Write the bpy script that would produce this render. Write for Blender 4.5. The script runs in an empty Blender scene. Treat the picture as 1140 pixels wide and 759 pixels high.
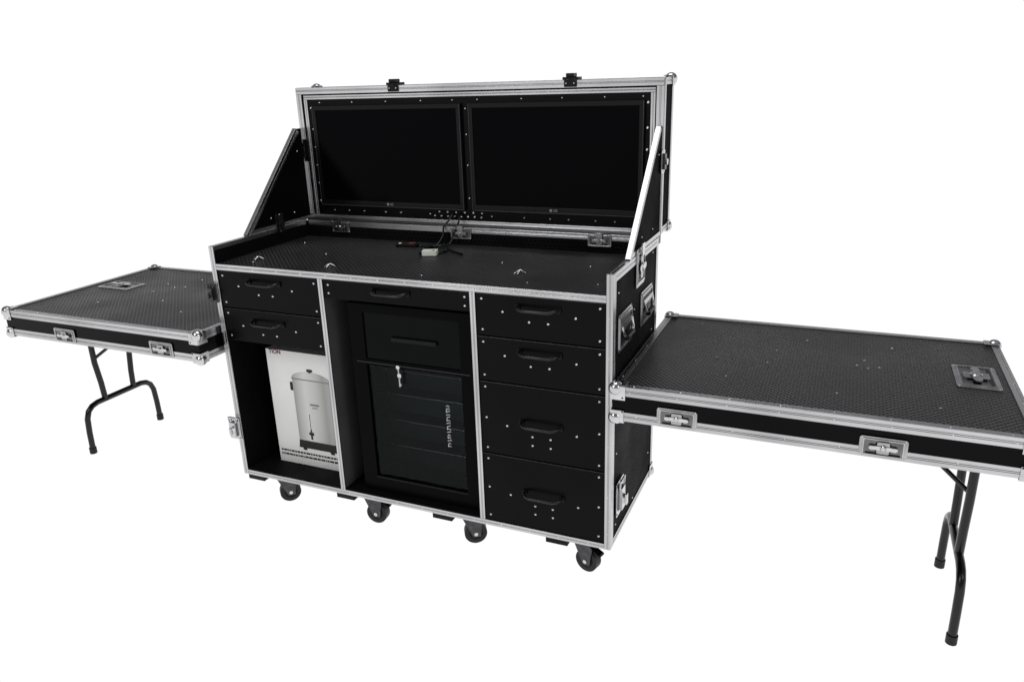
import bpy, bmesh, math, random
from mathutils import Vector, Matrix
random.seed(4)
S=bpy.context.scene
S.view_settings.view_transform='Standard'; S.view_settings.look='None'; S.view_settings.exposure=0
V=Vector
# ------------------------------------------------------------------ materials
MATS={}
def newmat(name):
    m=bpy.data.materials.new(name); m.use_nodes=True; MATS[name]=m
    nt=m.node_tree; return m,nt,nt.nodes['Principled BSDF']
def simple(name,col,rough=.4,metal=0,spec=.5,noise=0,nscale=30,bump=0,bscale=200):
    m,nt,b=newmat(name)
    b.inputs['Base Color'].default_value=(*col,1); b.inputs['Roughness'].default_value=rough
    b.inputs['Metallic'].default_value=metal; b.inputs['Specular IOR Level'].default_value=spec
    tc=nt.nodes.new('ShaderNodeTexCoord')
    if noise:
        n=nt.nodes.new('ShaderNodeTexNoise'); n.inputs['Scale'].default_value=nscale; n.inputs['Detail'].default_value=6
        nt.links.new(tc.outputs['Object'],n.inputs['Vector'])
        mr=nt.nodes.new('ShaderNodeMapRange'); mr.inputs['From Min'].default_value=.3; mr.inputs['From Max'].default_value=.7
        mr.inputs['To Min'].default_value=1-noise; mr.inputs['To Max'].default_value=1+noise
        nt.links.new(n.outputs['Fac'],mr.inputs['Value'])
        mx=nt.nodes.new('ShaderNodeMix'); mx.data_type='RGBA'; mx.blend_type='MULTIPLY'; mx.inputs[0].default_value=1
        mx.inputs[6].default_value=(*col,1); nt.links.new(mr.outputs[0],mx.inputs[7]); nt.links.new(mx.outputs[2],b.inputs['Base Color'])
        mr2=nt.nodes.new('ShaderNodeMapRange'); mr2.inputs['From Min'].default_value=.3; mr2.inputs['From Max'].default_value=.7
        mr2.inputs['To Min'].default_value=max(.05,rough*(1-noise*.8)); mr2.inputs['To Max'].default_value=min(1,rough*(1+noise*.8))
        nt.links.new(n.outputs['Fac'],mr2.inputs['Value']); nt.links.new(mr2.outputs[0],b.inputs['Roughness'])
    return m
simple('aluminium',(.52,.52,.53),.27,1,.5,noise=.20,nscale=3.0)  # tone noise painted in to stand for uneven reflections along the rails
simple('aluminium_shaded',(.27,.27,.275),.40,1,.5,noise=.15,nscale=6)  # darker copy of the aluminium, paints shade into the profile grooves
simple('chrome_steel',(.60,.60,.61),.18,1,.5,noise=.15,nscale=25)
simple('mid_steel',(.40,.40,.405),.24,1,.5,noise=.2,nscale=30)
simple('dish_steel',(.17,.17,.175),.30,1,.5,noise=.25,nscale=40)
simple('dark_steel',(.07,.07,.073),.35,1,.5,noise=.3,nscale=50)
simple('black_paint',(.0022,.0022,.0026),.26,0,.08,noise=.35,nscale=4)
simple('matte_black',(.0035,.0035,.004),.6,0,.012,noise=.3,nscale=5)
simple('black_plastic',(.003,.003,.0035),.35,0,.15,noise=.2,nscale=30)
simple('black_tube',(.0035,.0035,.004),.22,0,.38,noise=.2,nscale=20)
simple('grey_wall',(.055,.055,.056),.5,0,.2,noise=.2,nscale=4)
simple('dark_interior',(.004,.004,.004),.6,0,.1,noise=.3,nscale=6)
simple('rubber',(.008,.008,.010),.5,0,.3,noise=.3)
simple('white_card',(.78,.78,.77),.55,0,.3,noise=.05,nscale=6)
simple('ink_black',(.010,.010,.010),.5,0,.3)
simple('ink_grey',(.20,.20,.20),.5,0,.3)
simple('ink_red',(.14,.012,.010),.5,0,.3)
simple('logo_grey',(.24,.24,.24),.4,0,.3)
simple('red_plastic',(.16,.012,.010),.35,0,.3)
simple('green_plastic',(.14,.26,.12),.4,0,.4)
simple('white_plastic',(.70,.74,.66),.4,0,.4)
simple('screen_glass',(.0010,.0010,.0016),.14,0,.03)
simple('bezel',(.004,.004,.005),.2,0,.14)
simple('bezel_edge',(.030,.030,.033),.3,0,.2)
simple('door_frame',(.0025,.0025,.003),.3,0,.03)
simple('fridge_panel',(.0025,.003,.003),.10,0,.06,noise=.3,nscale=5)
simple('fridge_inside',(.075,.085,.085),.5,0,.3,noise=.12,nscale=1.5)
# laminate : anti-slip mesh print on the horizontal boards (2D) and smooth dark film on the sides
def laminate(name,c0,c1,rough=.42,spec=.25,scale=78,bump=.35,dim='2D'):
    m,nt,b=newmat(name)
    tc=nt.nodes.new('ShaderNodeTexCoord')
    vo=nt.nodes.new('ShaderNodeTexVoronoi'); vo.voronoi_dimensions=dim; vo.feature='DISTANCE_TO_EDGE'; vo.inputs['Scale'].default_value=scale; vo.inputs['Randomness'].default_value=.0
    sk=nt.nodes.new('ShaderNodeMapping'); sk.inputs['Rotation'].default_value=(0.0 if dim=='2D' else .6,0.0,math.radians(45))
    nt.links.new(tc.outputs['Object'],sk.inputs['Vector']); nt.links.new(sk.outputs[0],vo.inputs['Vector'])
    r=nt.nodes.new('ShaderNodeMapRange'); r.inputs['From Min'].default_value=.06; r.inputs['From Max'].default_value=.24
    nt.links.new(vo.outputs['Distance'],r.inputs['Value'])
    n=nt.nodes.new('ShaderNodeTexNoise'); n.inputs['Scale'].default_value=4; n.inputs['Detail'].default_value=9
    nt.links.new(tc.outputs['Object'],n.inputs['Vector'])
    mx=nt.nodes.new('ShaderNodeMix'); mx.data_type='RGBA'; mx.inputs[6].default_value=(*c1,1); mx.inputs[7].default_value=(*c0,1)
    nt.links.new(r.outputs[0],mx.inputs[0])
    mm=nt.nodes.new('ShaderNodeMapRange'); mm.inputs['From Min'].default_value=.3; mm.inputs['From Max'].default_value=.7; mm.inputs['To Min'].default_value=.65; mm.inputs['To Max'].default_value=1.4
    nt.links.new(n.outputs['Fac'],mm.inputs['Value'])
    m2=nt.nodes.new('ShaderNodeMix'); m2.data_type='RGBA'; m2.blend_type='MULTIPLY'; m2.inputs[0].default_value=1
    nt.links.new(mx.outputs[2],m2.inputs[6]); nt.links.new(mm.outputs[0],m2.inputs[7]); nt.links.new(m2.outputs[2],b.inputs['Base Color'])
    rr=nt.nodes.new('ShaderNodeMapRange'); rr.inputs['From Min'].default_value=.3; rr.inputs['From Max'].default_value=.7; rr.inputs['To Min'].default_value=rough*.8; rr.inputs['To Max'].default_value=rough*1.25
    nt.links.new(n.outputs['Fac'],rr.inputs['Value']); nt.links.new(rr.outputs[0],b.inputs['Roughness'])
    b.inputs['Specular IOR Level'].default_value=spec
    bp=nt.nodes.new('ShaderNodeBump'); bp.inputs['Strength'].default_value=bump; bp.inputs['Distance'].default_value=.0015
    nt.links.new(r.outputs[0],bp.inputs['Height']); bp.invert=True; nt.links.new(bp.outputs[0],b.inputs['Normal'])
laminate('laminate',(.0024,.0024,.0028),(.042,.042,.043),rough=.36,spec=.20,bump=.6)
laminate('laminate_side',(.0016,.0016,.002),(.007,.007,.0075),spec=.02,bump=.3,dim='3D',scale=85,rough=.55)
# fridge glass
m=bpy.data.materials.new('fridge_glass'); m.use_nodes=True; MATS['fridge_glass']=m; nt=m.node_tree; nt.nodes.clear()
o=nt.nodes.new('ShaderNodeOutputMaterial'); mixs=nt.nodes.new('ShaderNodeMixShader'); tr=nt.nodes.new('ShaderNodeBsdfTransparent'); gl=nt.nodes.new('ShaderNodeBsdfGlossy')
tr.inputs[0].default_value=(.55,.59,.59,1); gl.inputs['Roughness'].default_value=.10; gl.inputs[0].default_value=(.9,.95,.95,1)
mixs.inputs[0].default_value=.009
nt.links.new(tr.outputs[0],mixs.inputs[1]); nt.links.new(gl.outputs[0],mixs.inputs[2]); nt.links.new(mixs.outputs[0],o.inputs[0])
# printed steel (picture of urn on the carton)
m,nt,b=newmat('printed_steel'); tc=nt.nodes.new('ShaderNodeTexCoord'); sx=nt.nodes.new('ShaderNodeSeparateXYZ'); cr=nt.nodes.new('ShaderNodeValToRGB')
nt.links.new(tc.outputs['Object'],sx.inputs[0])
mrr=nt.nodes.new('ShaderNodeMapRange'); mrr.inputs['From Min'].default_value=-.090; mrr.inputs['From Max'].default_value=.090; nt.links.new(sx.outputs[0],mrr.inputs['Value'])
nt.links.new(mrr.outputs[0],cr.inputs[0]); nt.links.new(cr.outputs[0],b.inputs['Base Color'])
e=cr.color_ramp.elements; e[0].position=0;e[0].color=(.26,.26,.26,1);e[1].position=1;e[1].color=(.20,.20,.20,1)
for p_,c_ in ((.14,.46),(.33,.64),(.50,.58),(.64,.50),(.80,.34),(.92,.42)):
    q=e.new(p_); q.color=(c_,c_,c_*.98,1)
b.inputs['Roughness'].default_value=.5
# floor : glow added to keep it pure white and free of contact shadows
m=bpy.data.materials.new('white_glow_floor'); m.use_nodes=True; MATS['white_glow_floor']=m; nt=m.node_tree; nt.nodes.clear()
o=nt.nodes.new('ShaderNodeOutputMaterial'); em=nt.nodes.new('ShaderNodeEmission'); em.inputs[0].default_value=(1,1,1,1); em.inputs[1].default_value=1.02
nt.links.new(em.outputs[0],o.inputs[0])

# ------------------------------------------------------------------ builder
def frame(o,u,v):
    u=V(u).normalized(); v=V(v).normalized(); n=u.cross(v)
    M=Matrix.Identity(4)
    for i in range(3): M[i][0]=u[i]; M[i][1]=v[i]; M[i][2]=n[i]; M[i][3]=o[i]
    return M
FRONT=((1,0,0),(0,0,1)); RIGHT=((0,1,0),(0,0,1)); TOP=((1,0,0),(0,1,0)); LEFT=((0,-1,0),(0,0,1)); TOPY=((0,1,0),(-1,0,0))
class B:
    def __init__(s): s.v=[]; s.f=[]; s.m=[]; s.sm=[]; s.M=Matrix.Identity(4)
    def at(s,o,uv): s.M=frame(o,*uv); return s
    def w(s): s.M=Matrix.Identity(4); return s
    def add(s,vs,fs,m,smooth=False):
        k=len(s.v); s.v+=[s.M@V(p) for p in vs]
        for f in fs: s.f.append([k+i for i in f]); s.m.append(m); s.sm.append(smooth)
    def box(s,x0,x1,y0,y1,z0,z1,m):
        vs=[(x,y,z) for x in(x0,x1) for y in(y0,y1) for z in(z0,z1)]
        s.add(vs,[(0,1,3,2),(4,6,7,5),(0,4,5,1),(2,3,7,6),(0,2,6,4),(1,5,7,3)],m)
    def prism(s,poly,a,b,m):
        n=len(poly); vs=[(x,y,a) for x,y in poly]+[(x,y,b) for x,y in poly]
        s.add(vs,[list(range(n))[::-1],list(range(n,2*n))]+[(i,(i+1)%n,n+(i+1)%n,n+i) for i in range(n)],m)
    def rrect(s,cx,cy,w,h,r,a,b,m,k=4):
        P=[]
        for ox,oy,a0 in((w/2-r,h/2-r,0),(-w/2+r,h/2-r,90),(-w/2+r,-h/2+r,180),(w/2-r,-h/2+r,270)):
            for i in range(k+1):
                t=math.radians(a0+90*i/k); P.append((cx+ox+r*math.cos(t),cy+oy+r*math.sin(t)))
        s.prism(P,a,b,m)
    def disc(s,cx,cy,r,a,b,m,n=14,r2=None,sx=1,sy=1):
        r2=r if r2 is None else r2
        vs=[(cx+sx*r*math.cos(2*math.pi*i/n),cy+sy*r*math.sin(2*math.pi*i/n),a) for i in range(n)]+[(cx+sx*r2*math.cos(2*math.pi*i/n),cy+sy*r2*math.sin(2*math.pi*i/n),b) for i in range(n)]
        s.add(vs,[list(range(n))[::-1],list(range(n,2*n))],m)
        s.add(vs,[(i,(i+1)%n,n+(i+1)%n,n+i) for i in range(n)],m,True)
    def rivet(s,x,y,z=0,r=.0048,m='chrome_steel'):
        s.disc(x,y,r,z-.0005,z+.0016,m,8,r*.55)
    def sphere(s,c,r,m,n=14,k=9):
        vs=[];fs=[]
        for j in range(k+1):
            p=math.pi*j/k
            for i in range(n):
                t=2*math.pi*i/n; vs.append((c[0]+r*math.sin(p)*math.cos(t),c[1]+r*math.sin(p)*math.sin(t),c[2]+r*math.cos(p)))
        for j in range(k):
            for i in range(n): fs.append((j*n+i,(j+1)*n+i,(j+1)*n+(i+1)%n,j*n+(i+1)%n))
        s.add(vs,fs,m,True)
    def tube(s,pts,r,m,n=12,caps=True):
        pts=[V(p) for p in pts]; T=[]
        for i in range(len(pts)):
            a=pts[max(0,i-1)]; b_=pts[min(len(pts)-1,i+1)]; T.append((b_-a).normalized())
        up=V((0,0,1)) if abs(T[0].z)<.9 else V((1,0,0))
        nrm=T[0].cross(up).normalized(); vs=[]
        for i,p in enumerate(pts):
            nrm=(nrm-T[i]*nrm.dot(T[i])).normalized(); bn=T[i].cross(nrm)
            for k in range(n):
                t=2*math.pi*k/n; vs.append(p+r*(math.cos(t)*nrm+math.sin(t)*bn))
        L=len(pts)
        s.add(vs,[(i*n+k,i*n+(k+1)%n,(i+1)*n+(k+1)%n,(i+1)*n+k) for i in range(L-1) for k in range(n)],m,True)
        if caps: s.add(vs,[list(range(n))[::-1],[(L-1)*n+k for k in range(n)]],m)
    def rib(s,x0,x1,y0,y1,z0,z1,nax,sg,wax,ribs=((0,.42),(.47,.58),(.63,1))):
        bx=[[x0,x1],[y0,y1],[z0,z1]]; base=[list(q) for q in bx]
        if sg>0: base[nax][1]-=.0012
        else: base[nax][0]+=.0012
        base[wax][0]+=.0005; base[wax][1]-=.0005
        s.box(*base[0],*base[1],*base[2],'aluminium_shaded')
        lo,hi=bx[wax]
        for a,c in ribs:
            q=[list(t) for t in bx]; q[wax]=[lo+(hi-lo)*a,lo+(hi-lo)*c]; s.box(*q[0],*q[1],*q[2],'aluminium')
    def done(s,name,parent=None,bevel=0,label=None,origin=None):
        bm=bmesh.new(); vv=[bm.verts.new(p) for p in s.v]; names=[]
        for f,m,sm in zip(s.f,s.m,s.sm):
            if m not in names: names.append(m)
            try: fc=bm.faces.new([vv[i] for i in f])
            except ValueError: continue
            fc.material_index=names.index(m); fc.smooth=sm
        bmesh.ops.recalc_face_normals(bm,faces=bm.faces[:])
        xs=[v.co for v in bm.verts]
        if origin is None:
            origin=V(((min(p.x for p in xs)+max(p.x for p in xs))/2,(min(p.y for p in xs)+max(p.y for p in xs))/2,min(p.z for p in xs)))
        origin=V(origin)
        bmesh.ops.translate(bm,verts=bm.verts[:],vec=-origin)
        me=bpy.data.meshes.new(name); bm.to_mesh(me); bm.free()
        for n_ in names: me.materials.append(MATS[n_])
        ob=bpy.data.objects.new(name,me); S.collection.objects.link(ob)
        place(ob,origin,parent)
        if bevel:
            md=ob.modifiers.new('bevel','BEVEL'); md.width=bevel; md.segments=2; md.limit_method='ANGLE'; md.angle_limit=math.radians(50)
        if label: ob['label']=label
        return ob
WORLD={}
def place(ob,wloc,parent):
    WORLD[ob.name]=V(wloc)
    if parent: ob.parent=parent; ob.location=V(wloc)-WORLD[parent.name]
    else: ob.location=wloc
def root(name,loc,label,cat,group=None):
    e=bpy.data.objects.new(name,None); e.empty_display_size=.1; S.collection.objects.link(e); place(e,V(loc),None)
    e['label']=label; e['category']=cat
    if group: e['group']=group
    return e
def text_mesh(txt,size,M,mat,name,parent,depth=.0003,bold=False,sx=1):
    cu=bpy.data.curves.new(name,'FONT'); cu.body=txt; cu.size=size; cu.extrude=depth; cu.align_x='CENTER'; cu.align_y='CENTER'
    if bold: cu.offset=size*.02
    tmp=bpy.data.objects.new('tmp',cu); S.collection.objects.link(tmp)
    dg=bpy.context.evaluated_depsgraph_get(); me=bpy.data.meshes.new_from_object(tmp.evaluated_get(dg)); bpy.data.objects.remove(tmp)
    me.transform(Matrix.Diagonal((sx,1,1,1))); R=M.copy(); o=R.to_translation(); R.translation=V((0,0,0)); me.transform(R)
    me.materials.clear(); me.materials.append(MATS[mat]); me.name=name
    ob=bpy.data.objects.new(name,me); S.collection.objects.link(ob); place(ob,o,parent); return ob

# ---- hardware pieces (local frame: x width, y height, z out of the surface)
def butterfly(b,w,h,hasp=1,plate='mid_steel'):
    k=min(w,h)
    b.rrect(0,0,w,h,.007,0,.0022,plate)
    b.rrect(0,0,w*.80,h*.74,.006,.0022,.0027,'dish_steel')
    for x0,x1,y0,y1 in((-w*.42,w*.42,h*.375,h*.410),(-w*.42,w*.42,-h*.410,-h*.375),(-w*.42,-w*.405,-h*.375,h*.375),(w*.405,w*.42,-h*.375,h*.375)):
        b.box(x0,x1,y0,y1,.0022,.0055,'chrome_steel')
    b.box(-w*.36,w*.36,-h*.36,-h*.27,.0027,.0031,'black_plastic')
    b.rrect(0,0,w*.26,h*.60,.004,.0027,.007,'mid_steel')
    b.rrect(0,0,w*.60,k*.20,k*.09,.0072,.0095,'chrome_steel')
    b.disc(0,0,k*.15,.0095,.013,'chrome_steel',14,k*.10)
    for s in(-1,1):
        b.disc(s*w*.23,0,k*.13,.0095,.0110,'chrome_steel',12,None,1.1,.8)
        b.box(min(s*w*.12,s*w*.16),max(s*w*.12,s*w*.16),-k*.22,k*.22,.0027,.0060,'black_plastic')
    if hasp: b.box(-w*.14,w*.14,h*.30,h*.62*hasp,.0066,.011,'chrome_steel')
    for sx in(-1,1):
        for sy in(-1,1): b.rivet(sx*w*.455,sy*h*.44,.0022,.0030,'chrome_steel')
def spring_handle(b,w,h):
    b.rrect(0,0,w,h,.008,0,.003,'mid_steel')
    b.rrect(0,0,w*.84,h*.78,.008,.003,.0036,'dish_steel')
    b.box(-w*.38,w*.38,-h*.36,-h*.02,.0036,.0041,'black_plastic')
    for y0,y1 in((h*.39,h*.42),(-h*.42,-h*.39)): b.box(-w*.43,w*.43,y0,y1,.003,.007,'chrome_steel')
    for x0,x1 in((-w*.435,-w*.42),(w*.42,w*.435)): b.box(x0,x1,-h*.39,h*.39,.003,.007,'chrome_steel')
    b.tube([(-w*.36,h*.18,.008),(-w*.33,-h*.05,.014),(-w*.22,-h*.16,.017),(w*.22,-h*.16,.017),(w*.33,-h*.05,.014),(w*.36,h*.18,.008)],.0045,'chrome_steel',8)
    b.tube([(-w*.22,-h*.16,.017),(w*.22,-h*.16,.017)],.009,'black_plastic',10)
    b.box(-w*.40,w*.40,h*.12,h*.26,.0036,.010,'mid_steel')
    for sx in(-1,1):
        for sy in(-1,1): b.rivet(sx*w*.47,sy*h*.46,.003,.0030,'dark_steel')
def corner(name,parent,p,sx,sy,sz,L=.040):
    b=B(); x,y,z=p
    def bx(ax,ay,az):
        X=sorted((x+sx*ax[0],x+sx*ax[1]));Y=sorted((y+sy*ay[0],y+sy*ay[1]));Z=sorted((z+sz*az[0],z+sz*az[1]))
        b.box(*X,*Y,*Z,'chrome_steel')
    bx((-.006,-.003),(-.004,L),(-.004,L)); bx((-.003,L),(-.0065,-.0035),(-.0045,L)); bx((-.0035,L),(-.0035,L),(-.0065,-.0038))
    b.sphere((x+sx*.007,y+sy*.007,z+sz*.007),.0215,'chrome_steel',18,12)
    b.at((x+sx*.03,y-sy*.0065,z+sz*.03),FRONT if sy>0 else ((-1,0,0),(0,0,1))); b.rivet(0,0,0,.0035,'dark_steel'); b.w()
    return b.done(name,parent,.001)

# ------------------------------------------------------------------ the big case
W=1.45; D=.54; ZB=.143; ZT=1.026; ZW=.964
case=root('flight_case',(W/2,D/2,0),'black flight case workstation with aluminium edges, drawers and raised lid','flight case')
T=.009
for x0 in (0,W-T):
    b=B(); b.box(x0,x0+T,.001,D,ZB+.004,ZT,'laminate_side')
    if x0>0:
        b.at((W,0,0),RIGHT)
        for y_,z_ in ((.06,.96),(.06,.70),(.25,.99),(.47,.99),(.48,.72),(.25,.69),(.06,.62),(.2,.6),(.35,.6),(.06,.45),(.06,.2),(.48,.45),(.48,.25),(.27,.18),(.24,.86),(.24,.79)): b.rivet(y_,z_,.0005,.0036)
    b.w(); b.done('side_panel',case)
b=B(); b.box(T,W-T,D-T,D,ZB+.004,ZT,'laminate_side'); b.done('back_panel',case)
b=B(); b.box(T,W-T,.002,D-T,ZB+.006,.1645,'dark_interior'); b.done('base_panel',case)
for x0,x1 in((.448,.462),(1.006,1.020)):
    b=B(); b.box(x0,x1,.002,D-T-.001,.165,.9495,'grey_wall'); b.done('divider_panel',case)
b=B(); b.box(T+.0005,W-T-.0005,.001,D-T-.0005,.950,ZW,'laminate')
b.at((0,0,ZW),TOP)
for x_,y_ in((.12,.07),(.44,.08),(.80,.07),(1.16,.08),(.30,.25),(.98,.30),(1.28,.33),(.09,.40),(1.37,.12)): b.rivet(x_,y_,.0003,.004)
b.w(); b.done('worktop',case)
# aluminium frame of the body
b=B()
b.rib(-.003,.017,-.004,.0005,ZB,ZT+.002,1,-1,0); b.rib(W-.017,W+.003,-.004,.0005,ZB,ZT+.002,1,-1,0)
b.rib(.0175,W-.0175,-.004,.0005,.946,ZW+.003,1,-1,2); b.rib(.0175,W-.0175,-.004,.0005,ZB,.162,1,-1,2)
for x0,x1 in((.446,.464),(1.004,1.022)): b.rib(x0,x1,-.004,.0005,.1625,.9455,1,-1,0)
for x0,x1,sg in((-.003,0,-1),(W,W+.003,1)):
    b.rib(x0,x1,.001,.026,ZB,ZT+.002,0,sg,1); b.rib(x0,x1,D-.024,D,ZB,ZT+.002,0,sg,1)
    b.rib(x0,x1,.027,D-.025,ZT-.024,ZT+.002,0,sg,2); b.rib(x0,x1,.027,D-.025,ZB,ZB+.024,0,sg,2)
for x0,x1 in((0,.018),(W-.018,W)): b.rib(x0,x1,.001,D-.012,ZT,ZT+.0025,2,1,0,((0,.4),(.55,1)))
b.box(T,.0115,.001,D-.012,ZT-.014,ZT+.001,'aluminium'); b.box(W-.0115,W-T,.001,D-.012,ZT-.014,ZT+.001,'aluminium')
b.rib(.019,W-.019,D-.0125,D-T-.0002,ZT-.018,ZT+.003,1,-1,2)
b.box(.0185,W-.0185,D-T,D+.003,ZT+.0005,ZT+.003,'dark_steel')
b.at((0,-.004,0),FRONT)
for z_ in(.20,.33,.50,.63,.78,.90): b.rivet(.007,z_,0,.0030); b.rivet(W-.007,z_,0,.0030)
for x_ in[.08+.1*i for i in range(14)]: b.rivet(x_,.956,0,.0030); b.rivet(x_,.153,0,.0030)
b.w(); b.done('aluminium_frame',case,.0009)
b=B(); b.box(.004,W-.004,D+.0035,.600,ZT-.030,ZT+.0040,'dark_steel'); b.tube([(.004,.555,ZT+.004),(W-.004,.555,ZT+.004)],.005,'dark_steel',10); b.done('hinge_strip',case)
corner('corner_cap',case,(W,D,ZB),-1,-1,1); corner('corner_cap',case,(0,D,ZB),1,-1,1)
# drawers
def drawer(x0,x1,z0,z1,hx,hz,riv):
    b=B(); b.box(x0,x1,.0005,.016,z0,z1,'black_paint')
    b.box(x0+.02,x1-.02,.0165,.40,z0+.012,z1-.008,'dark_interior')
    b.box(x0,x1,-.0012,.0004,z1-.0018,z1,'dark_steel')
    b.at((0,.0005,0),FRONT)
    for x_,z_ in riv: b.rivet(x_,z_,.0003,.0042)
    b.w(); d=b.done('drawer',case,.0010)
    b=B(); w=.064
    for s in(-1,1):
        b.at((hx+s*w,.0005,hz),FRONT); b.rrect(0,0,.016,.020,.005,0,.005,'black_plastic')
    b.w()
    b.tube([(hx-w,-.004,hz+.003),(hx-w+.004,-.016,hz+.002),(hx-w+.012,-.026,hz-.001),(hx-w+.024,-.030,hz-.003),(hx+w-.024,-.030,hz-.003),(hx+w-.012,-.026,hz-.001),(hx+w-.004,-.016,hz+.002),(hx+w,-.004,hz+.003)],.0048,'black_tube',10)
    b.done('handle',d)
    return d
def rv(x0,x1,z0,z1,hx,hz,pairs=True):
    i=.018; L=[(x0+i,z1-i),(x1-i,z1-i),(x0+i,z0+i),(x1-i,z0+i)]
    if z1-z0>.2: L+=[(x0+i,(z0+z1)/2),(x1-i,(z0+z1)/2)]
    if z1-z0>.1:
        for dx in(-.03,.03): L.append((hx+dx,hz-.045))
        for dx in(-.115,.115): L.append((hx+dx,hz-.02))
    if z1-z0>.2:
        for dx in(-.03,.03): L.append((hx+dx,hz-.075))
    return L
for x0,x1,z0,z1,hx,hz in((.019,.4445,.812,.944,.218,.912),(.019,.4445,.688,.808,.213,.767),(.4655,1.0025,.880,.944,.722,.919),
    (1.0235,1.431,.811,.944,1.225,.910),(1.0235,1.431,.663,.807,1.227,.770),(1.0235,1.431,.413,.659,1.227,.536),(1.0235,1.431,.165,.409,1.231,.291)):
    drawer(x0,x1,z0,z1,hx,hz,rv(x0,x1,z0,z1,hx,hz))
# side hardware
def hw(fn,name,parent,o,uv,*a):
    b=B(); b.at(o,uv); fn(b,*a); b.w(); return b.done(name,parent,.0005)
hw(spring_handle,'side_handle',case,(W+.001,.125,.835),RIGHT,.15,.115)
hw(spring_handle,'side_handle',case,(W+.001,.385,.835),RIGHT,.15,.115)
hw(butterfly,'latch',case,(W+.0035,.29,.985),RIGHT,.10,.12,1)
def bigclip(b,w=.06,h=.10,m='chrome_steel'):
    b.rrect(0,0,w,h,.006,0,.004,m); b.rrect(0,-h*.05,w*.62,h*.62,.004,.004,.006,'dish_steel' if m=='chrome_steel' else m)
    b.box(-w*.22,w*.22,-h*.34,h*.30,.006,.016,m); b.disc(0,-h*.05,w*.24,.016,.022,m,14,w*.18); b.box(-w*.10,w*.10,-h*.2,h*.1,.022,.028,m)
    b.tube([(-w*.30,h*.30,.010),(-w*.30,h*.52,.012),(w*.30,h*.52,.012),(w*.30,h*.30,.010)],.003,m,8)
    for sx in(-1,1):
        for sy in(-1,1): b.rivet(sx*w*.40,sy*h*.42,.004,.0032,'dark_steel')
hw(bigclip,'latch',case,(W+.0035,.085,.290),RIGHT,.08,.12)
hw(bigclip,'latch',case,(-.004,.05,.33),LEFT,.09,.10)
hw(bigclip,'front_clip',case,(-.010,-.0065,.335),FRONT,.052,.088)
hw(bigclip,'front_clip',case,(-.010,-.0065,.860),FRONT,.036,.07,'dark_steel')
for x_ in(.177,.713,1.25):
    hw(butterfly,'latch',case,(x_,D-.0135,ZT-.018),FRONT,.085,.044,1)
def clip(b,m='chrome_steel',w=.044,h=.075):
    b.rrect(0,0,w,h,.006,0,.004,m); b.rrect(0,0,w*.6,h*.68,.004,.004,.012,'dark_steel'); b.disc(0,0,w*.24,.012,.018,m)
    for s in(-1,1): b.rivet(0,s*h*.42,.004,.0034)
# wing panels
for side,x0 in (('l',.001),('r',W-.010)):
    b=B(); b.at((x0,0,0),((0,1,0),(0,0,1)))
    P=[(.175,ZT+.004),(.565,ZT+.004),(.565,1.385),(.525,1.385)]
    b.prism(P,0,.009,'matte_black')
    a=V((.175,ZT+.004)); c=V((.525,1.385)); d=(c-a).normalized(); n=V((-d.y,d.x))
    k2=.018 if side=='l' else .013
    for o0,o1 in((-.004,.008),(.010,k2)):
        q=[a-n*o0,c-n*o0,c-n*o1,a-n*o1]; b.prism([(p.x,p.y) for p in q],-.0035,.0125,'aluminium')
    q=[a-n*(-.003),c-n*(-.003),c-n*.0125,a-n*.0125]; b.prism([(p.x,p.y) for p in q],-.002,.011,'aluminium_shaded')
    b.prism([(.19,ZT+.0045),(.564,ZT+.0045),(.564,ZT+.018),(.20,ZT+.018)],-.003,.0118,'aluminium')
    b.prism([(.555,ZT+.021),(.5645,ZT+.021),(.5645,1.385),(.555,1.385)],-.003,.0118,'aluminium' if side=='l' else 'aluminium_shaded')
    for y_,z_ in ((.32,1.07),(.46,1.07),(.52,1.30)): b.rivet(y_,z_,.0092,.0035)
    b.w(); w=b.done('wing_panel',case,.0006)
    if side=='l':
        hw(clip,'hinge_clip',w,(.0125,.36,ZT+.02),RIGHT,'dark_steel')
    else:
        hw(clip,'hinge_clip',w,(W+.003,.555,1.275),RIGHT)
# casters
def caster(cx,cy,ang,front):
    b=B(); y0=cy-.070 if front else cy-.045
    b.box(cx-.110,cx+.045,y0,cy+.05,ZB-.006,ZB-.0005,'black_plastic'); b.box(cx-.105,cx-.030,y0+.003,cy-.01,ZB-.030,ZB-.0065,'black_plastic')
    b.at((cx,cy,ZB-.030),TOP); b.disc(0,0,.028,0,.0235,'dark_steel',18,.032); b.w()
    c=b.done('caster',case,.001)
    a=ang; u=V((math.cos(a),math.sin(a),0)); v=V((0,0,1)); ax=cx+u.x*.022; ay=cy+u.y*.022; r=.040
    b=B(); b.at((ax,ay,r),(u,v))
    for s in(-1,1):
        b.prism([(-.048,.073),(.012,.073),(.026,.050),(.016,-.012),(-.010,-.012),(-.036,.045)],s*.020-.0015,s*.020+.0015,'dark_steel')
    b.prism([(-.048,.0735),(.012,.0735),(.014,.0670),(-.046,.0670)],-.0214,.0214,'dark_steel')
    b.prism([(.016,.050),(.050,.036),(.053,.030),(.050,.029),(.016,.042)],-.014,.014,'black_plastic')
    b.w(); b.done('fork',c,.0008)
    b=B(); b.at((ax,ay,r),(u,v)); b.disc(0,0,r,-.015,.015,'rubber',28); b.disc(0,0,.024,-.0170,.0170,'black_plastic',20); b.disc(0,0,.007,-.024,.024,'chrome_steel',10); b.w(); b.done('wheel',c,.003)
for cx,an in((.105,.80),(.515,.10),(.915,.55),(1.335,-.25)):
    caster(cx,.080,an,True); caster(cx,.44,an+1,False)
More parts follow.
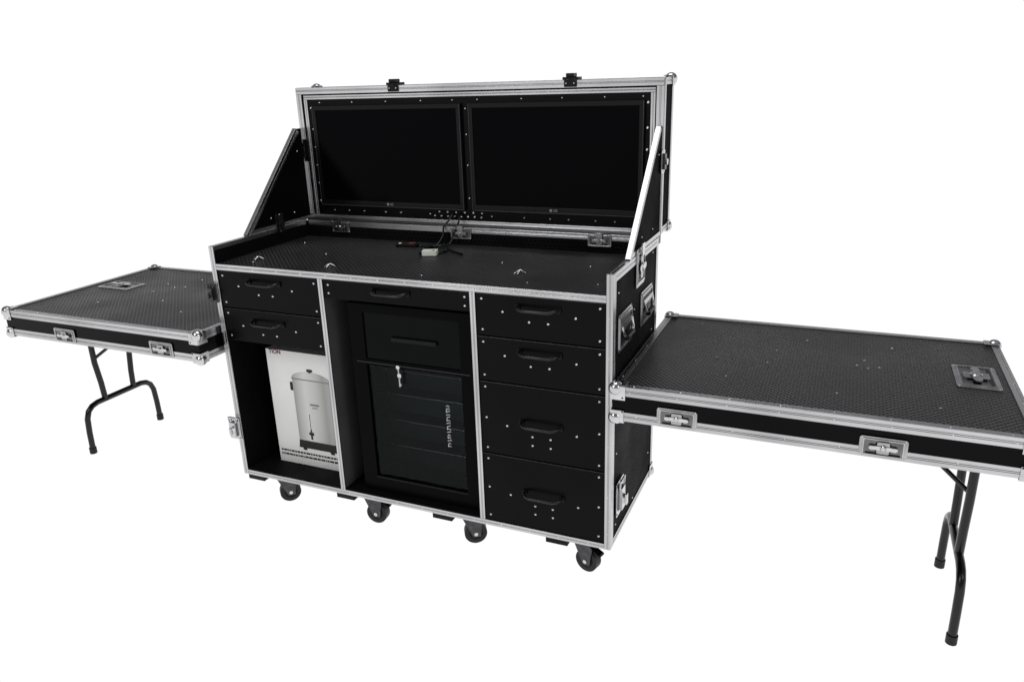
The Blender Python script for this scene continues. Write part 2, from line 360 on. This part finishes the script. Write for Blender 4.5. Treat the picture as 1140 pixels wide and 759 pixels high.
# lid
ZL0=1.031; ZL1=1.536; YL=.572; YB=.70
b=B(); b.box(.002,W-.002,YB-.010,YB,ZL0+.002,ZL1-.002,'laminate_side')
b.box(.002,.011,YL+.001,YB-.0105,ZL0+.002,ZL1-.002,'laminate_side'); b.box(W-.011,W-.002,YL+.001,YB-.0105,ZL0+.002,ZL1-.002,'matte_black')
b.box(.0115,W-.0115,YL+.001,YB-.0105,ZL0+.002,ZL0+.011,'laminate_side'); b.box(.0115,W-.0115,YL+.001,YB-.0105,ZL1-.011,ZL1-.002,'laminate_side')
lid=b.done('lid',case)
b=B()
for y0,y1,i0,i1 in((YL-.008,YL+.0005,0,.024),(YL-.001,YL+.0045,.029,.044)):
    b.rib(i0,W-i0,y0,y1,ZL1-i1,ZL1-i0,1,-1,2)
    b.rib(i0,i1,y0,y1,ZL0+.0165,ZL1-i1-.0005,1,-1,0); b.rib(W-i1,W-i0,y0,y1,ZL0+.0165,ZL1-i1-.0005,1,-1,0)
b.rib(0,W,YL-.008,YL+.0005,ZL0,ZL0+.016,1,-1,2)
for x0,x1,sg in((-.002,.002,-1),(W-.002,W+.002,1)):
    b.rib(x0,x1,YL+.001,YL+.018,ZL0,ZL1,0,sg,1); b.rib(x0,x1,YB-.018,YB+.001,ZL0,ZL1,0,sg,1)
    b.rib(x0,x1,YL+.0185,YB-.0185,ZL1-.022,ZL1,0,sg,2); b.rib(x0,x1,YL+.0185,YB-.0185,ZL0,ZL0+.022,0,sg,2)
b.rib(.0025,W-.0025,YL+.001,YL+.026,ZL1-.002,ZL1+.0006,2,1,1); b.rib(.0025,W-.0025,YB-.024,YB+.001,ZL1-.002,ZL1+.0006,2,1,1)
b.rib(.0025,W-.0025,YB,YB+.003,ZL1-.024,ZL1,1,1,2)
b.done('lid_frame',lid,.0009)
b=B(); b.box(.0445,W-.0445,YL+.003,YL+.010,ZL0+.0162,ZL1-.0445,'black_paint')
b.at((0,YL+.003,0),FRONT)
for z_ in(1.10,1.17,1.24,1.31,1.38,1.46): b.rivet(.056,z_,.0003,.004); b.rivet(W-.054,z_,.0003,.005)
for x_ in(.10,.25,.40,.55,.68,.78,.95,1.10,1.25,1.38): b.rivet(x_,1.480,.0003,.0033)
for x_ in(.12,.19,.26,.36,.43,.56,.82,.95,1.05,1.12,1.22,1.29,1.36): b.rivet(x_,1.066,.0003,.0038)
for i in range(8): b.rivet(.58+i*.028,1.060,.0003,.0042)
for i in range(6): b.rivet(.60+i*.036,1.076,.0003,.0042)
for z_ in(1.13,1.25,1.36,1.45): b.rivet(.731,z_,.0003,.0035)
b.w(); b.done('mounting_panel',lid)
for x_ in(.445,1.134):
    b=B(); b.box(x_-.028,x_+.028,YL-.012,YL+.03,ZL1+.001,ZL1+.010,'black_plastic'); b.box(x_-.014,x_+.014,YL-.016,YL+.02,ZL1+.010,ZL1+.022,'black_plastic')
    b.box(x_-.022,x_+.022,YL-.014,YL-.0085,ZL1-.022,ZL1+.0005,'black_plastic'); b.at((x_,YL-.014,ZL1-.01),FRONT); b.rivet(-.014,0,0,.003); b.rivet(.014,0,0,.003); b.w()
    b.done('clasp',lid,.002)
hw(clip,'clasp',lid,(.004,YL-.009,1.30),FRONT,'black_plastic',.062,.085)
for x_,sx in((0,1),(W,-1)): corner('corner_cap',lid,(x_,YB,ZL1),sx,-1,-1,.028); corner('corner_cap',lid,(x_,YB,ZL0),sx,-1,1,.028)

# ------------------------------------------------------------------ monitors
for x0,x1 in((.070,.716),(.748,1.388)):
    z0,z1=1.086,1.468; cx=(x0+x1)/2
    mo=root('monitor',(cx,YL,z0),'wide black flat monitor switched off, set in the raised case lid','monitor','monitors mounted in the case lid')
    b=B(); yb=YL-.012; fw=.016
    b.box(x0,x1,yb+.006,YL+.0025,z0,z1,'bezel')
    b.box(x0,x1,yb,yb+.006,z1-fw,z1,'bezel'); b.box(x0,x1,yb,yb+.006,z0,z0+fw+.006,'bezel')
    b.box(x0,x0+fw,yb,yb+.006,z0+fw+.006,z1-fw,'bezel'); b.box(x1-fw,x1,yb,yb+.006,z0+fw+.006,z1-fw,'bezel')
    b.box(x0+.001,x1-.001,yb-.0012,yb-.0002,z0+.001,z0+.004,'bezel_edge'); b.box(x1-.004,x1-.001,yb-.0012,yb-.0002,z0+.0045,z1-.001,'bezel_edge'); b.box(x0+.001,x0+.0035,yb-.0012,yb-.0002,z0+.0045,z1-.001,'bezel_edge')
    b.done('bezel',mo,.001)
    b=B(); b.box(x0+fw+.0003,x1-fw-.0003,yb+.003,yb+.0058,z0+fw+.0063,z1-fw-.0003,'screen_glass'); b.done('screen',mo)
    text_mesh('LG',.012,frame((cx+.008,yb-.0005,z0+.0125),*FRONT),'logo_grey','logo_lettering',mo,bold=True)
    b=B(); b.at((cx-.009,yb-.0001,z0+.0125),FRONT); b.disc(0,0,.0052,-.0003,.0006,'logo_grey',16); b.w(); b.done('logo_emblem',mo)

# ------------------------------------------------------------------ mini fridge
FX0,FX1,FY,FZ0,FZ1=.528,.998,.032,.1655,.862
fr=root('mini_fridge',((FX0+FX1)/2,.25,FZ0),'black mini fridge with dark glass door standing in the middle bay','fridge')
b=B(); t=.02
b.box(FX0,FX0+t,FY+.04,.46,FZ0+.006,FZ1,'door_frame'); b.box(FX1-t,FX1,FY+.04,.46,FZ0+.006,FZ1,'door_frame')
b.box(FX0+t,FX1-t,FY+.04,.46,FZ1-t,FZ1,'door_frame'); b.box(FX0+t,FX1-t,FY+.04,.46,FZ0+.006,FZ0+.03,'door_frame')
b.box(FX0+t,FX1-t,.20,.23,FZ0+.03,FZ1-t,'fridge_inside')
for x_ in(FX0+.03,FX1-.06): b.box(x_,x_+.03,.16,.19,FZ0,FZ0+.0061,'rubber')
b.done('cabinet',fr,.001)
for z_ in(.31,.41,.51,.60):
    b=B(); b.box(FX0+.021,FX1-.021,.12,.195,z_-.005,z_-.003,'dark_interior')
    b.tube([(FX0+.021,.12,z_),(FX1-.021,.12,z_)],.0024,'mid_steel',6)
    b.done('shelf',fr)
b=B(); y0,y1=FY,FY+.036; gx0,gx1=.584,.942; zb=FZ0+.004; zg0=.226; zg1=.648
b.box(FX0,FX1,y0,y1,zb,zg0,'door_frame'); b.box(FX0,FX1,y0,y1,FZ1-.03,FZ1,'door_frame')
b.box(FX0,gx0,y0,y1,zg0,FZ1-.03,'door_frame'); b.box(gx1,FX1,y0,y1,zg0,FZ1-.03,'door_frame')
b.box(gx0,gx1,y0+.001,y1,zg1,zg1+.020,'door_frame')
b.box(FX0+.02,FX1-.02,y0-.003,y0-.0002,zg1+.008,zg1+.011,'bezel_edge')
b.box(gx0-.003,gx1+.003,y0-.001,y0-.0001,zg0-.006,zg0-.004,'bezel_edge')
door=b.done('door',fr,.0008)
b=B(); b.box(gx0+.0005,gx1-.0005,y0+.008,y0+.012,zg0+.0005,zg1-.0005,'fridge_glass'); b.done('glass_pane',door)
b=B(); b.box(gx0+.0005,gx1-.0005,y0+.006,y0+.012,zg1+.0205,FZ1-.0305,'fridge_panel'); b.done('upper_panel',door)
b=B(); b.box(.69,.86,y0-.003,y0+.0055,.742,.756,'black_plastic'); b.done('handle',door,.002)
b=B(); b.at((.712,y0-.003,.655),FRONT); b.disc(0,0,.009,0,.007,'chrome_steel',16,.007); b.box(-.002,.003,-.024,-.008,.003,.005,'mid_steel'); b.disc(.002,-.030,.009,.002,.0045,'chrome_steel',14,None,.8,1); b.box(-.001,.004,-.070,-.036,.0025,.0045,'mid_steel'); b.box(.004,.008,-.066,-.058,.0025,.0045,'mid_steel'); b.w(); b.done('lock_with_key',door)
b=B()
for i in range(15):
    z_=.385+i*.0105; a_=random.uniform(.004,.008)
    b.tube([(.882-a_,y0+.0070,z_),(.882+random.uniform(-.003,.003),y0+.0070,z_+.004),(.882+a_,y0+.0070,z_+random.uniform(-.002,.006))],.0010,'white_card',5)
    if i%3==0: b.tube([(.876,y0+.0070,z_),(.877,y0+.0070,z_+.010)],.0009,'white_card',5)
b.done('door_sticker',door)

# ------------------------------------------------------------------ carton with urn picture
bx=root('cardboard_box',(.25,.25,.1655),'white carton with photo of a steel water urn in open bay','cardboard box')
X0,X1,YF,Z0,Z1=.092,.404,.10,.1655,.628
b=B(); b.box(X0,X1,YF,.40,Z0,Z1,'white_card'); b.box(X0+.001,X1-.001,.246,.254,Z1,Z1+.0006,'ink_grey'); b.done('carton',bx,.002)
cx=.282; R=.084
b=B(); b.at((cx,YF-.0004,0),FRONT)
b.prism([(-R,.268),(-R*.97,.262),(R*.97,.262),(R,.268),(R,.520),(-R,.520)],-.0002,.0004,'printed_steel')
b.prism([(-R-.003,.520),(R+.003,.520),(R+.003,.5235),(-R-.003,.5235)],.0,.0008,'ink_grey')
dome=[(-R-.002,.5245),(R+.002,.5245)]+[((R+.002)*math.cos(math.radians(t)),.5245+.030*math.sin(math.radians(t))) for t in range(15,180,15)]
b.prism(dome,-.0002,.0004,'printed_steel')
b.rrect(0,.561,.026,.010,.004,0,.0009,'ink_black'); b.box(-.004,.004,.552,.557,0,.0007,'ink_black')
for s_ in(-1,1):
    b.rrect(s_*(R+.006),.490,.012,.034,.005,0,.0009,'ink_black')
b.prism([(-R*1.0,.272),(R*1.0,.272),(R*1.06,.240),(-R*1.06,.240)],.0004,.0012,'ink_black')
for s_ in(-1,1): b.rrect(s_*R*.75,.236,.018,.010,.003,0,.0010,'ink_black')
b.rrect(-.024,.350,.008,.08,.003,.0004,.0011,'white_card'); b.rrect(-.024,.35,.003,.07,.001,.0011,.0014,'ink_black')
b.rrect(-.024,.304,.022,.012,.004,.0011,.0016,'ink_black'); b.rrect(-.024,.290,.008,.020,.003,.0011,.0017,'ink_black'); b.rrect(-.024,.316,.006,.012,.002,.0011,.0018,'ink_black')
b.rrect(.005,.425,.040,.008,.002,.0004,.0008,'ink_grey'); b.rrect(.005,.413,.024,.004,.001,.0004,.0008,'ink_grey')
b.w(); b.done('urn_picture',bx,origin=(cx,YF,.262))
b=B(); b.at((.268,YF-.0004,0),FRONT)
for r,z_ in enumerate((.212,.196)):
    x=-.165
    while x<.12:
        w=random.uniform(.005,.018); b.box(x,x+w,z_,z_+.0075,-.0002,.0004,'ink_black'); x+=w+.003
b.w(); o_=b.done('small_print',bx)
text_mesh('TION',.022,frame((X0+.042,YF-.0005,Z1-.009),*FRONT),'ink_red','header_lettering',bx,bold=True)

# ------------------------------------------------------------------ side tables
def table(x0,x1,y0,y1,zt,t,legx,label,latx,dish,riv,inner):
    r=root('side_table',((x0+x1)/2,(y0+y1)/2,0),label,'folding table','side tables made from the case covers')
    z0=zt-t
    b=B(); b.box(x0+.0005,x1-.0005,y0+.0005,y1-.0005,zt-.006,zt,'laminate'); b.box(x0,x1,y0,y1,z0+.02,zt-.0062,'black_paint')
    b.box(x0,x0+.009,y0,y1,z0,z0+.0198,'black_paint'); b.box(x1-.009,x1,y0,y1,z0,z0+.0198,'black_paint'); b.box(x0+.0095,x1-.0095,y0,y0+.009,z0,z0+.0198,'black_paint'); b.box(x0+.0095,x1-.0095,y1-.009,y1,z0,z0+.0198,'black_paint')
    b.at((0,0,zt),TOP)
    for x_,y_ in riv: b.rivet(x_,y_,.0003,.0038)
    b.w(); b.done('table_top',r)
    b=B(); e=.003; h=.026; h2=.028
    for y_,yy,sg in((y0-e,y0,-1),(y1,y1+e,1)):
        b.rib(x0-e,x1+e,y_,yy,zt-h,zt+.0025,1,sg,2); b.rib(x0-e,x1+e,y_,yy,z0,z0+h2,1,sg,2)
    for x_,xx,sg in((x0-e,x0,-1),(x1,x1+e,1)):
        b.rib(x_,xx,y0+.0005,y1-.0005,zt-h,zt+.0025,0,sg,2); b.rib(x_,xx,y0+.0005,y1-.0005,z0,z0+h2,0,sg,2)
    f=.020; rb=((0,.66),(.72,1))
    b.rib(x0,x1,y0+.0002,y0+f,zt,zt+.0026,2,1,1,rb); b.rib(x0,x1,y1-f,y1-.0002,zt,zt+.0026,2,1,1,rb)
    b.rib(x0+.0002,x0+f,y0+f+.0005,y1-f-.0005,zt,zt+.0026,2,1,0,rb); b.rib(x1-f,x1-.0002,y0+f+.0005,y1-f-.0005,zt,zt+.0026,2,1,0,rb)
    b.at((0,0,zt+.0026),TOP); n=8
    for i in range(n):
        x_=x0+.06+(x1-x0-.12)*i/(n-1); b.rivet(x_,y0+f*.4,0,.0030); b.rivet(x_,y1-f*.5,0,.0030)
    for i in range(5):
        y_=y0+.08+(y1-y0-.16)*i/4; b.rivet(x0+f*.4,y_,0,.0030); b.rivet(x1-f*.4,y_,0,.0030)
    b.at((0,y0-e,0),FRONT)
    for i in range(n):
        x_=x0+.05+(x1-x0-.1)*i/(n-1); b.rivet(x_,zt-.014,0,.0030); b.rivet(x_+.02,z0+.016,0,.0030)
    b.w(); b.done('aluminium_edge',r,.0009)
    for sx,cx in((1,x0),(-1,x1)):
        for sy,cy in((1,y0),(-1,y1)):
            corner('corner_cap',r,(cx,cy,zt),sx,sy,-1,.038)
    corner('corner_cap',r,(x0,y0,z0),1,1,1,.034); corner('corner_cap',r,(x1,y0,z0),-1,1,1,.034)
    for lx in latx: hw(butterfly,'latch',r,(lx,y0-.0036,z0+.032),FRONT,.112,.054,0)
    dx,dy,dw,dh,uv=dish; hw(butterfly,'recessed_latch',r,(dx,dy,zt+.0006),uv,dw,dh,0,'chrome_steel')
    # folding legs : twin posts, wide foot with turned-down ends, brace
    cy=.30 if x0>0 else .303
    b=B(); R=.0125
    for s_ in(-1,1): b.tube([(legx,cy+s_*.093,z0+.018),(legx,cy+s_*.093,.40),(legx,cy+s_*.082,.30),(legx,cy+s_*.078,.218)],R,'black_tube',14)
    pts=[]
    for s_ in(-1,1):
        a=[(legx,cy+s_*.192,.012),(legx,cy+s_*.190,.10),(legx,cy+s_*.185,.165),(legx,cy+s_*.172,.196),(legx,cy+s_*.150,.213),(legx,cy+s_*.12,.220)]
        pts+= a if s_<0 else a[::-1]
    b.tube(pts,R,'black_tube',14)
    b.box(legx-.016,legx+.016,cy-.13,cy+.13,z0+.012,z0+.0195,'black_tube')
    leg=b.done('leg_frame',r)
    b=B(); q=.26*inner
    b.tube([(legx,cy-.085,.42),(legx+q*.5,cy-.03,.52),(legx+q,cy,z0+.0175)],.007,'black_tube',8); b.tube([(legx,cy+.085,.42),(legx+q*.5,cy+.03,.52)],.007,'black_tube',8); b.done('brace',leg)
    for s_ in(-1,1):
        b=B(); b.at((legx,cy+s_*.192,0),TOP); b.disc(0,0,.0155,.0,.028,'rubber',14); b.w(); b.done('foot_cap',leg)
    return r
table(1.462,2.503,-.030,.700,.7094,.1035,2.42,'long black case cover as table on folding legs, chrome ball corners',(1.648,2.170),(2.408,.360,.18,.11,TOPY),
   [(1.867,.422),(2.10,.36),(2.13,.344),(2.16,.36),(2.12,.41),(1.70,.30),(1.75,.15),(1.95,.55),(2.20,.55),(2.05,.12),(2.30,.10),(1.60,.62),(1.85,.30)],-1)
table(-1.035,-.021,-.102,.657,.7334,.1035,-1.000,'black case cover as side table with silver edge and latches',(-.70,-.20),(-.88,.330,.18,.105,TOP),
   [(-.70,.42),(-.62,.38),(-.58,.40),(-.66,.30),(-.50,.20),(-.35,.42),(-.30,.10),(-.75,.10),(-.2,.3),(-.60,.52)],1)

# ------------------------------------------------------------------ small things on the worktop
def smooth(pts,k=6):
    P2=[]
    for i in range(len(pts)-1):
        p0=V(pts[max(i-1,0)]);p1=V(pts[i]);p2=V(pts[i+1]);p3=V(pts[min(i+2,len(pts)-1)])
        for j in range(k):
            t=j/k; P2.append(.5*((2*p1)+(p2-p0)*t+(2*p0-5*p1+4*p2-p3)*t*t+(3*p1-p0-3*p2+p3)*t**3))
    P2.append(V(pts[-1])); return P2
cb=root('power_cable',(.66,.38,ZW),'thin black cable hanging from the lid onto the worktop','cable')
b=B(); b.tube(smooth([(.66,YL-.004,1.070),(.655,.545,1.05),(.645,.52,1.03),(.65,.50,1.0),(.64,.46,ZW+.006),(.62,.41,ZW+.0045),(.64,.36,ZW+.0045),(.69,.35,ZW+.0045),(.72,.39,ZW+.0045),(.70,.42,ZW+.009),(.74,.40,ZW+.0045),(.80,.36,ZW+.0045)]),.0035,'black_tube',8); b.done('cord',cb)
b=B(); b.tube(smooth([(.69,YL-.004,1.070),(.70,.54,1.05),(.69,.515,1.01),(.685,.48,ZW+.010),(.65,.44,ZW+.010),(.60,.45,ZW+.0045),(.575,.45,ZW+.005)]),.0035,'black_tube',8); b.done('cord',cb)
b=B(); b.at((.685,.335,ZW+.0005),((.9,.3,0),(-.3,.9,0))); b.rrect(0,0,.054,.038,.006,.001,.018,'white_plastic'); b.rrect(.014,-.010,.012,.010,.003,.018,.020,'green_plastic'); b.rrect(-.032,.004,.016,.012,.003,.002,.010,'black_plastic'); b.w(); b.done('plug',cb,.002)
rd=root('power_switch',(.53,.44,ZW),'small black switch block with red rocker on the worktop','switch')
b=B(); b.at((.53,.44,ZW),((1,.15,0),(-.15,1,0))); b.rrect(0,0,.085,.026,.005,.0,.012,'black_plastic'); b.rrect(.02,0,.024,.014,.003,.012,.016,'red_plastic'); b.rrect(-.028,0,.012,.008,.003,.012,.014,'white_plastic'); b.w(); b.done('switch_block',rd,.001)
for i,(x_,y_) in enumerate(((.445,.075),(1.10,.17),(.12,.10))):
    k=root('metal_catch',(x_,y_,ZW),'small bent steel catch lying on the black worktop','catch','steel catches on the worktop')
    b=B(); b.tube([(x_-.018,y_-.006,ZW+.003),(x_,y_,ZW+.014),(x_+.014,y_+.01,ZW+.003)],.0022,'chrome_steel',6); b.tube([(x_-.004,y_-.016,ZW+.003),(x_,y_,ZW+.013)],.002,'chrome_steel',6); b.done('catch_wire',k)

# ------------------------------------------------------------------ floor, world, lights, camera
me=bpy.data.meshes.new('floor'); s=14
me.from_pydata([(-s+.7,-s,0),(s+.7,-s,0),(s+.7,s,0),(-s+.7,s,0)],[],[(0,1,2,3)]); me.materials.append(MATS['white_glow_floor'])
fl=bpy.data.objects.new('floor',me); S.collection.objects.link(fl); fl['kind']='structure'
w=bpy.data.worlds.new('World'); S.world=w; w.use_nodes=True; nt=w.node_tree; bg=nt.nodes['Background']
tc=nt.nodes.new('ShaderNodeTexCoord'); sx=nt.nodes.new('ShaderNodeSeparateXYZ'); nt.links.new(tc.outputs['Generated'],sx.inputs[0])
cr=nt.nodes.new('ShaderNodeValToRGB'); e=cr.color_ramp.elements; e[0].position=.17; e[0].color=(1.02,1.02,1.02,1); e[1].position=1; e[1].color=(.35,.35,.36,1)
for p_,c_ in((.30,.20),(.55,.12),(.8,.25)): q=e.new(p_); q.color=(c_,c_,c_*1.04,1)
nt.links.new(sx.outputs[2],cr.inputs[0]); nt.links.new(cr.outputs[0],bg.inputs[0]); bg.inputs[1].default_value=1.0
def area(loc,tgt,size,energy,sy=None):  # soft light added out of view to brighten metal edges and side faces
    l=bpy.data.lights.new('added_lamp','AREA'); l.energy=energy; l.size=size
    if sy: l.shape='RECTANGLE'; l.size_y=sy
    o=bpy.data.objects.new('added_lamp',l); o.location=loc; o.rotation_euler=(V(tgt)-V(loc)).to_track_quat('-Z','Y').to_euler(); S.collection.objects.link(o)
area((-.4,-3.0,3.4),(.8,.2,.7),1.2,38)
area((.9,.2,4.2),(.9,.2,.7),2.2,42)
area((4.2,-1.4,2.6),(.6,.3,.9),1.0,14)
a,bb,rr=map(math.radians,(23.8124,18.9605,-1.8674))
fw=V((-math.sin(a)*math.cos(bb),math.cos(a)*math.cos(bb),-math.sin(bb))); rt=V((math.cos(a),math.sin(a),0)); up=rt.cross(fw)
r2=rt*math.cos(rr)+up*math.sin(rr); u2=r2.cross(fw)
cam=bpy.data.cameras.new('camera'); co=bpy.data.objects.new('camera',cam); S.collection.objects.link(co)
M=Matrix.Identity(4)
for i in range(3): M[i][0]=r2[i]; M[i][1]=u2[i]; M[i][2]=-fw[i]
M.translation=V((2.0240,-2.0062,1.5547)); co.matrix_world=M
cam.lens=857.09/1140*36; cam.sensor_width=36; cam.clip_end=100; cam.clip_start=.05
S.camera=co
